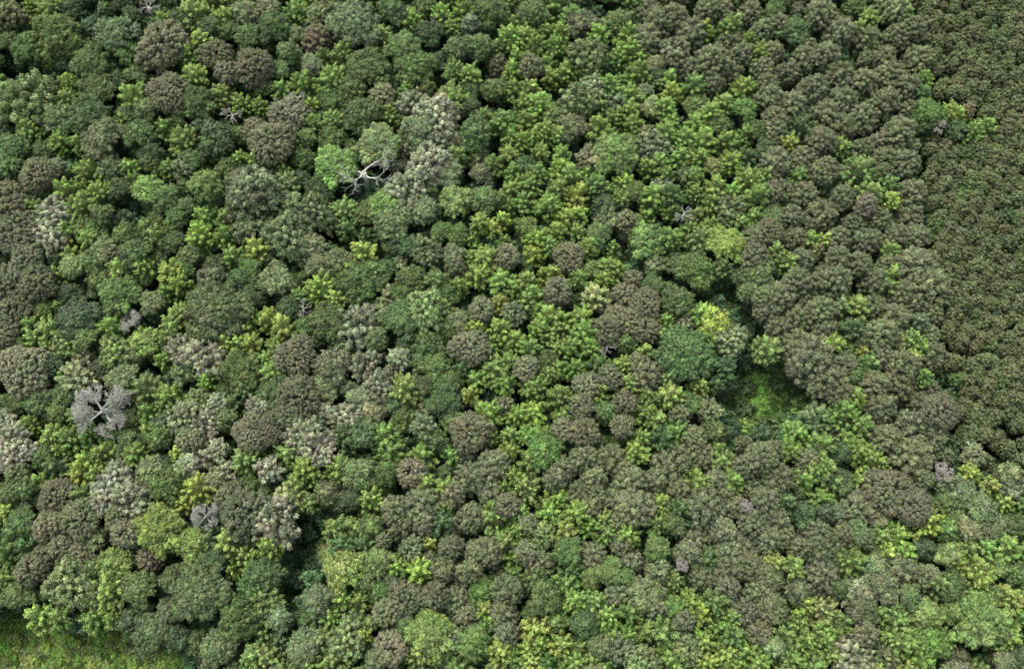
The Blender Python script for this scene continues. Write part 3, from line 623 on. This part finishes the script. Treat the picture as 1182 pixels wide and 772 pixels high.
def rowcol():
    c = np.array(CC['P']) * random.uniform(.80, 1.12) * np.array([random.uniform(.93, 1.06), random.uniform(.98, 1.06), 1])
    if random.random() < .05: c = c * np.array([.9, 1.08, .9])
    return tuple(c * .86 * np.array([.98, 1.0, .88]))
for (x, y, zc, px, py) in ind:
    sc = random.uniform(.88, 1.15)
    place('rowpine', 0, random.randrange(8), x, y, zc, random.random() * 6.28, (sc, sc, sc * random.uniform(.9, 1.2)), rowcol(),
          'small brown-olive pine in the closely planted rows of the plantation', 'pine tree', 'pines in the rows of the plantation', 'plantation_pine')

# ------------------------------------------------------------------ stuff: point clouds of plants
protos_col = {}
def proto_coll(name, meshes):
    c = bpy.data.collections.new(name)
    for i, me in enumerate(meshes):
        o = bpy.data.objects.new(f'{name}_{i:02d}', me); c.objects.link(o)
    return c
def stuff(name, label, cat, pts, coll, kind='stuff'):
    """pts: (x,y,z, rot, (sx,sy,sz), index, colour) -> one object scattering plants with geometry nodes"""
    me = bpy.data.meshes.new(name); me.from_pydata([p[:3] for p in pts], [], [])
    def attr(n, t, vals, key):
        a = me.attributes.new(n, t, 'POINT'); a.data.foreach_set(key, np.array(vals, dtype=np.int32 if t == 'INT' else np.float32).ravel())
    attr('rot', 'FLOAT_VECTOR', [(0, 0, p[3]) for p in pts], 'vector'); attr('scl', 'FLOAT_VECTOR', [p[4] for p in pts], 'vector')
    attr('idx', 'INT', [p[5] for p in pts], 'value'); attr('tcol', 'FLOAT_COLOR', [(*p[6], 1) for p in pts], 'color')
    o = add(bpy.data.objects.new(name, me))
    ng = bpy.data.node_groups.new(name + '_scatter', 'GeometryNodeTree')
    ng.interface.new_socket('Geometry', in_out='INPUT', socket_type='NodeSocketGeometry'); ng.interface.new_socket('Geometry', in_out='OUTPUT', socket_type='NodeSocketGeometry')
    N = ng.nodes.new; L = ng.links.new
    gi = N('NodeGroupInput'); go = N('NodeGroupOutput'); ci = N('GeometryNodeCollectionInfo'); ci.inputs['Collection'].default_value = coll
    ci.inputs['Separate Children'].default_value = True; ci.inputs['Reset Children'].default_value = True
    io = N('GeometryNodeInstanceOnPoints'); io.inputs['Pick Instance'].default_value = True
    def na(n, t):
        a = N('GeometryNodeInputNamedAttribute'); a.data_type = t; a.inputs['Name'].default_value = n; return a.outputs['Attribute']
    L(gi.outputs[0], io.inputs['Points']); L(ci.outputs[0], io.inputs['Instance']); L(na('idx', 'INT'), io.inputs['Instance Index'])
    er = N('FunctionNodeEulerToRotation'); L(na('rot', 'FLOAT_VECTOR'), er.inputs[0]); L(er.outputs[0], io.inputs['Rotation'])
    L(na('scl', 'FLOAT_VECTOR'), io.inputs['Scale']); L(io.outputs[0], go.inputs[0])
    m = o.modifiers.new('scatter', 'NODES'); m.node_group = ng
    o['label'] = label; o['category'] = cat; o['kind'] = kind
    return o
def inst(me):
    m = me.copy(); m.materials.clear(); m.materials.append(M_LEAF_I); return m
C_ROW = proto_coll('row_pine_shapes', [inst(m[0]) for m in FAM['rowpine'][0][1]])
C_ROWT = [m[1] for m in FAM['rowpine'][0][1]]
stuff('plantation', 'dense even mass of small brown-olive pines filling the right edge', 'pine plantation',
      [(x, y, zc, random.random() * 6.28, (s, s, s * random.uniform(.9, 1.2)), random.randrange(8), rowcol()) for (x, y, zc, _, _) in rest for s in [random.uniform(.88, 1.15)]], C_ROW)

sk = sorted({q[5] for q in spare_pts})
if sk:
    stuff('young_growth', 'smallest young trees squeezed in between the larger crowns', 'young trees',
          [(*q[:5], sk.index(q[5]), q[6]) for q in spare_pts], proto_coll('young_shapes', [inst(FAM[a][b][1][c][0]) for a, b, c in sk]))

# wood continuing past the edges of the view
mixm = [inst(m[0]) for m in FAM['dome'][1][1]] + [inst(m[0]) for m in FAM['spire'][1][1]] + [inst(m[0]) for m in FAM['pine'][1][1]] + [inst(m[0]) for m in FAM['round'][1][1]]
C_MIX = proto_coll('wood_shapes', mixm); nd, ns, npn = len(FAM['dome'][1][1]), len(FAM['spire'][1][1]), len(FAM['pine'][1][1])
pts = []
gx = -165
while gx < 165:
    gy = -45
    while gy < 235:
        x = gx + random.uniform(-1.6, 1.6); y = gy + random.uniform(-1.6, 1.6); px, py = to_px((x, y, 14))
        gy += 5.0
        if -12 < px < PW + 12 and -12 < py < PH + 12: continue
        if px > plant_x(py) - 5 and py < 540 and px < PW + 135 and py > -115: continue
        if px < -420 or px > PW + 420 or py < -320 or py > PH + 330: continue
        if inside(px, py, GRASS[0]): continue
        east = px > 820 and py < 560
        k = random.random()
        if east or k < .2: i = nd + ns + random.randrange(npn); c = colour('P')
        elif k < .45: i = nd + random.randrange(ns); c = colour('L')
        else: i = random.randrange(nd); c = colour(random.choice(['G', 'O', 'G', 'D', 'OG']))
        s = random.uniform(.75, 1.2); pts.append((x, y, 14 + random.gauss(0, 1), random.random() * 6.28, (s, s, s), i, c))
    gx += 5.0
stuff('surrounding_wood', 'mixed wood carrying on past every edge of the view', 'wood', pts, C_MIX)

# understorey: shrubs and saplings below the crowns
shr = [foliage_mesh('shrub', puffs_dome(1.7, .55, .9, zmin=-.6), .16, 20, M_LEAF_I) for _ in range(5)]
C_SHR = proto_coll('shrub_shapes', shr)
pts = []
gx = -140
while gx < 140:
    gy = -25
    while gy < 185:
        x = gx + random.uniform(-1.3, 1.3); y = gy + random.uniform(-1.3, 1.3); gy += 2.9
        px, py = to_px((x, y, 4))
        if px < -120 or px > PW + 120 or py < -120 or py > PH + 120: continue
        if any(inside(px, py, g) for g in GRASS[:2]) and not (py < 425 and px > 400): continue
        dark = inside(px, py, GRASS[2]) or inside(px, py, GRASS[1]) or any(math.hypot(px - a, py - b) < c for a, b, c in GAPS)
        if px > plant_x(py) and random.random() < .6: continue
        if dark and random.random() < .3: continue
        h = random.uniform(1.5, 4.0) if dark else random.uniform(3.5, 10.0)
        c = np.array(CC[random.choice('GDDE')]) * random.uniform(.95, 1.35) * np.array([.88, 1.0, 1.12]) * ((.95 if any(inside(px, py, g) for g in GRASS) else .55) if dark else 1)  # bluish cast paints in haze; gap shrubs darkened as painted shade
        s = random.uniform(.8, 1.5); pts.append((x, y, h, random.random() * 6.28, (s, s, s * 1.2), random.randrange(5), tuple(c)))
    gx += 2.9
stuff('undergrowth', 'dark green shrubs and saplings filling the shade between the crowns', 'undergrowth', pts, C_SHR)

# rough grass and weeds in the clearings
def tuft(n, h, w):
    V, F = [], []
    for i in range(n):
        a = random.random() * 6.28; d = random.random() ** .6 * w; b = Vector((math.cos(a) * d, math.sin(a) * d, 0)); t = random.random() * 6.28
        e = b + Vector((math.cos(t) * h * .4, math.sin(t) * h * .4, h * random.uniform(.5, 1))); s = Vector((-math.sin(t), math.cos(t), 0)) * .05
        k = len(V); V += [b - s, b + s, b.lerp(e, .6) + s * .8 + Vector((0, 0, h * .12)), e, b.lerp(e, .6) - s * .8 + Vector((0, 0, h * .12))]; F.append((k, k + 1, k + 2, k + 3, k + 4))
    me = mesh_of('tuft', V, F, M_LEAF_I); a = me.attributes.new('tint', 'FLOAT', 'POINT'); a.data.foreach_set('value', np.repeat(rng.uniform(.7, 1.25, n), 5).astype(np.float32)); return me
weed = [foliage_mesh('weed', puffs_dome(.7, .3, .8, zmin=-.3), .12, 40, M_LEAF_I) for _ in range(4)]
C_GR = proto_coll('herb_shapes', [tuft(120, .7, .8) for _ in range(3)] + weed)
pts = []
for gi_, g in enumerate(GRASS):
    xs = [a for a, b in g]; ys = [b for a, b in g]
    n = int((max(xs) - min(xs)) * (max(ys) - min(ys)) * (.16 if gi_ == 0 else .20))
    for _ in range(n):
        px = random.uniform(min(xs) - 5, max(xs) + 5); py = random.uniform(min(ys) - 5, max(ys) + 5)
        if not inside(px, py, g): continue
        p, _m = at(px, py, 0)
        w = random.random() < .22; lift = 1.35
        c = np.array(random.choice([(.16, .235, .06), (.21, .26, .07), (.14, .24, .055), (.17, .19, .08)])) * random.uniform(.75, 1.2)
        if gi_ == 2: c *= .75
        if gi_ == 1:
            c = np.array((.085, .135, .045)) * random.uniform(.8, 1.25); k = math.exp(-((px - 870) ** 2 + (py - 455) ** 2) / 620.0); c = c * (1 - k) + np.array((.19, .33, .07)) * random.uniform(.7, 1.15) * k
            edge = not all(inside(px + a, py + b, g) for a, b in ((9, 0), (-9, 0), (0, 9), (0, -9)))
            if random.random() < (.16 if edge else .025):
                q = random.uniform(1.6, 3.6); pts.append((p.x, p.y, .5 * q, random.random() * 6.28, (q, q, q), 3 + random.randrange(4), tuple(np.array(CC[random.choice('GGLE')]) * random.uniform(.7, 1)))); continue
        s = random.uniform(.7, 1.3) * (1 if not w else random.uniform(.7, 1.6))
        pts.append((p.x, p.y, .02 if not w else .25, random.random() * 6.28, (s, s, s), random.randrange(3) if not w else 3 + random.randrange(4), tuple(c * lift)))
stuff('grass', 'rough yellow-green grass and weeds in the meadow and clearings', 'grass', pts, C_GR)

# ------------------------------------------------------------------ ground: one sheet to the horizon
gx = np.concatenate([[-3000, -1200, -500, -250], np.linspace(-150, 150, 201), [250, 500, 1200, 3000]])
gy = np.concatenate([[-3000, -1200, -400, -120], np.linspace(-60, 190, 167), [260, 500, 1200, 3000]])
V = []; W = []
for y in gy:
    for x in gx:
        V.append((x, y, 0)); px, py = to_px((x, y, 0)) if y > -90 and abs(x) < 200 and y < 250 else (-999, -999)
        W.append(1.0 if any(inside(px, py, g) for g in GRASS) else 0.0)
nx = len(gx); F = [(j * nx + i, j * nx + i + 1, (j + 1) * nx + i + 1, (j + 1) * nx + i) for j in range(len(gy) - 1) for i in range(nx - 1)]
me = bpy.data.meshes.new('ground'); me.from_pydata(V, [], F); me.update(); me.materials.append(M_GROUND)
a = me.attributes.new('grass', 'FLOAT', 'POINT'); a.data.foreach_set('value', np.array(W, np.float32))
g = add(bpy.data.objects.new('ground', me)); g['kind'] = 'structure'; g['label'] = 'dark leaf-littered forest floor with grassy clearings'; g['category'] = 'ground'

# ------------------------------------------------------------------ light
SUN_EL, SUN_AZ = R(64), R(-38)      # azimuth from +y (top of the picture), negative = left
w = bpy.data.worlds.new('World'); scene.world = w; w.use_nodes = True; nt = w.node_tree; nt.nodes.clear()
sky = nt.nodes.new('ShaderNodeTexSky'); sky.sky_type = 'NISHITA'; sky.sun_disc = False; sky.sun_elevation = SUN_EL; sky.sun_rotation = SUN_AZ
sky.air_density = 1.0; sky.dust_density = 3.0
bg = nt.nodes.new('ShaderNodeBackground'); bg.inputs['Strength'].default_value = .43; wo = nt.nodes.new('ShaderNodeOutputWorld')
hs = nt.nodes.new('ShaderNodeHueSaturation'); hs.inputs['Saturation'].default_value = .45      # thin high cloud: a whiter sky
nt.links.new(sky.outputs[0], hs.inputs['Color']); nt.links.new(hs.outputs[0], bg.inputs[0]); nt.links.new(bg.outputs[0], wo.inputs[0])
sd = bpy.data.lights.new('sun', 'SUN'); sd.energy = 4.0; sd.angle = R(24); sd.color = (1, .965, .90)
so = add(bpy.data.objects.new('sun', sd))
dirv = Vector((math.sin(SUN_AZ) * math.cos(SUN_EL), math.cos(SUN_AZ) * math.cos(SUN_EL), math.sin(SUN_EL)))
so.rotation_euler = dirv.to_track_quat('Z', 'Y').to_euler(); so.location = (0, 0, 260)
scene.view_settings.view_transform = 'Standard'; scene.view_settings.look = 'None'; scene.view_settings.exposure = 0
print('listed', n_listed, 'trees', len(trees), 'rows', len(rows), 'visible rows', len(vis))
from collections import Counter
print(Counter(t['fam'] for t in trees), 'dup labels', sum(c > 1 for c in Counter(t.get('label') for t in trees).values()))
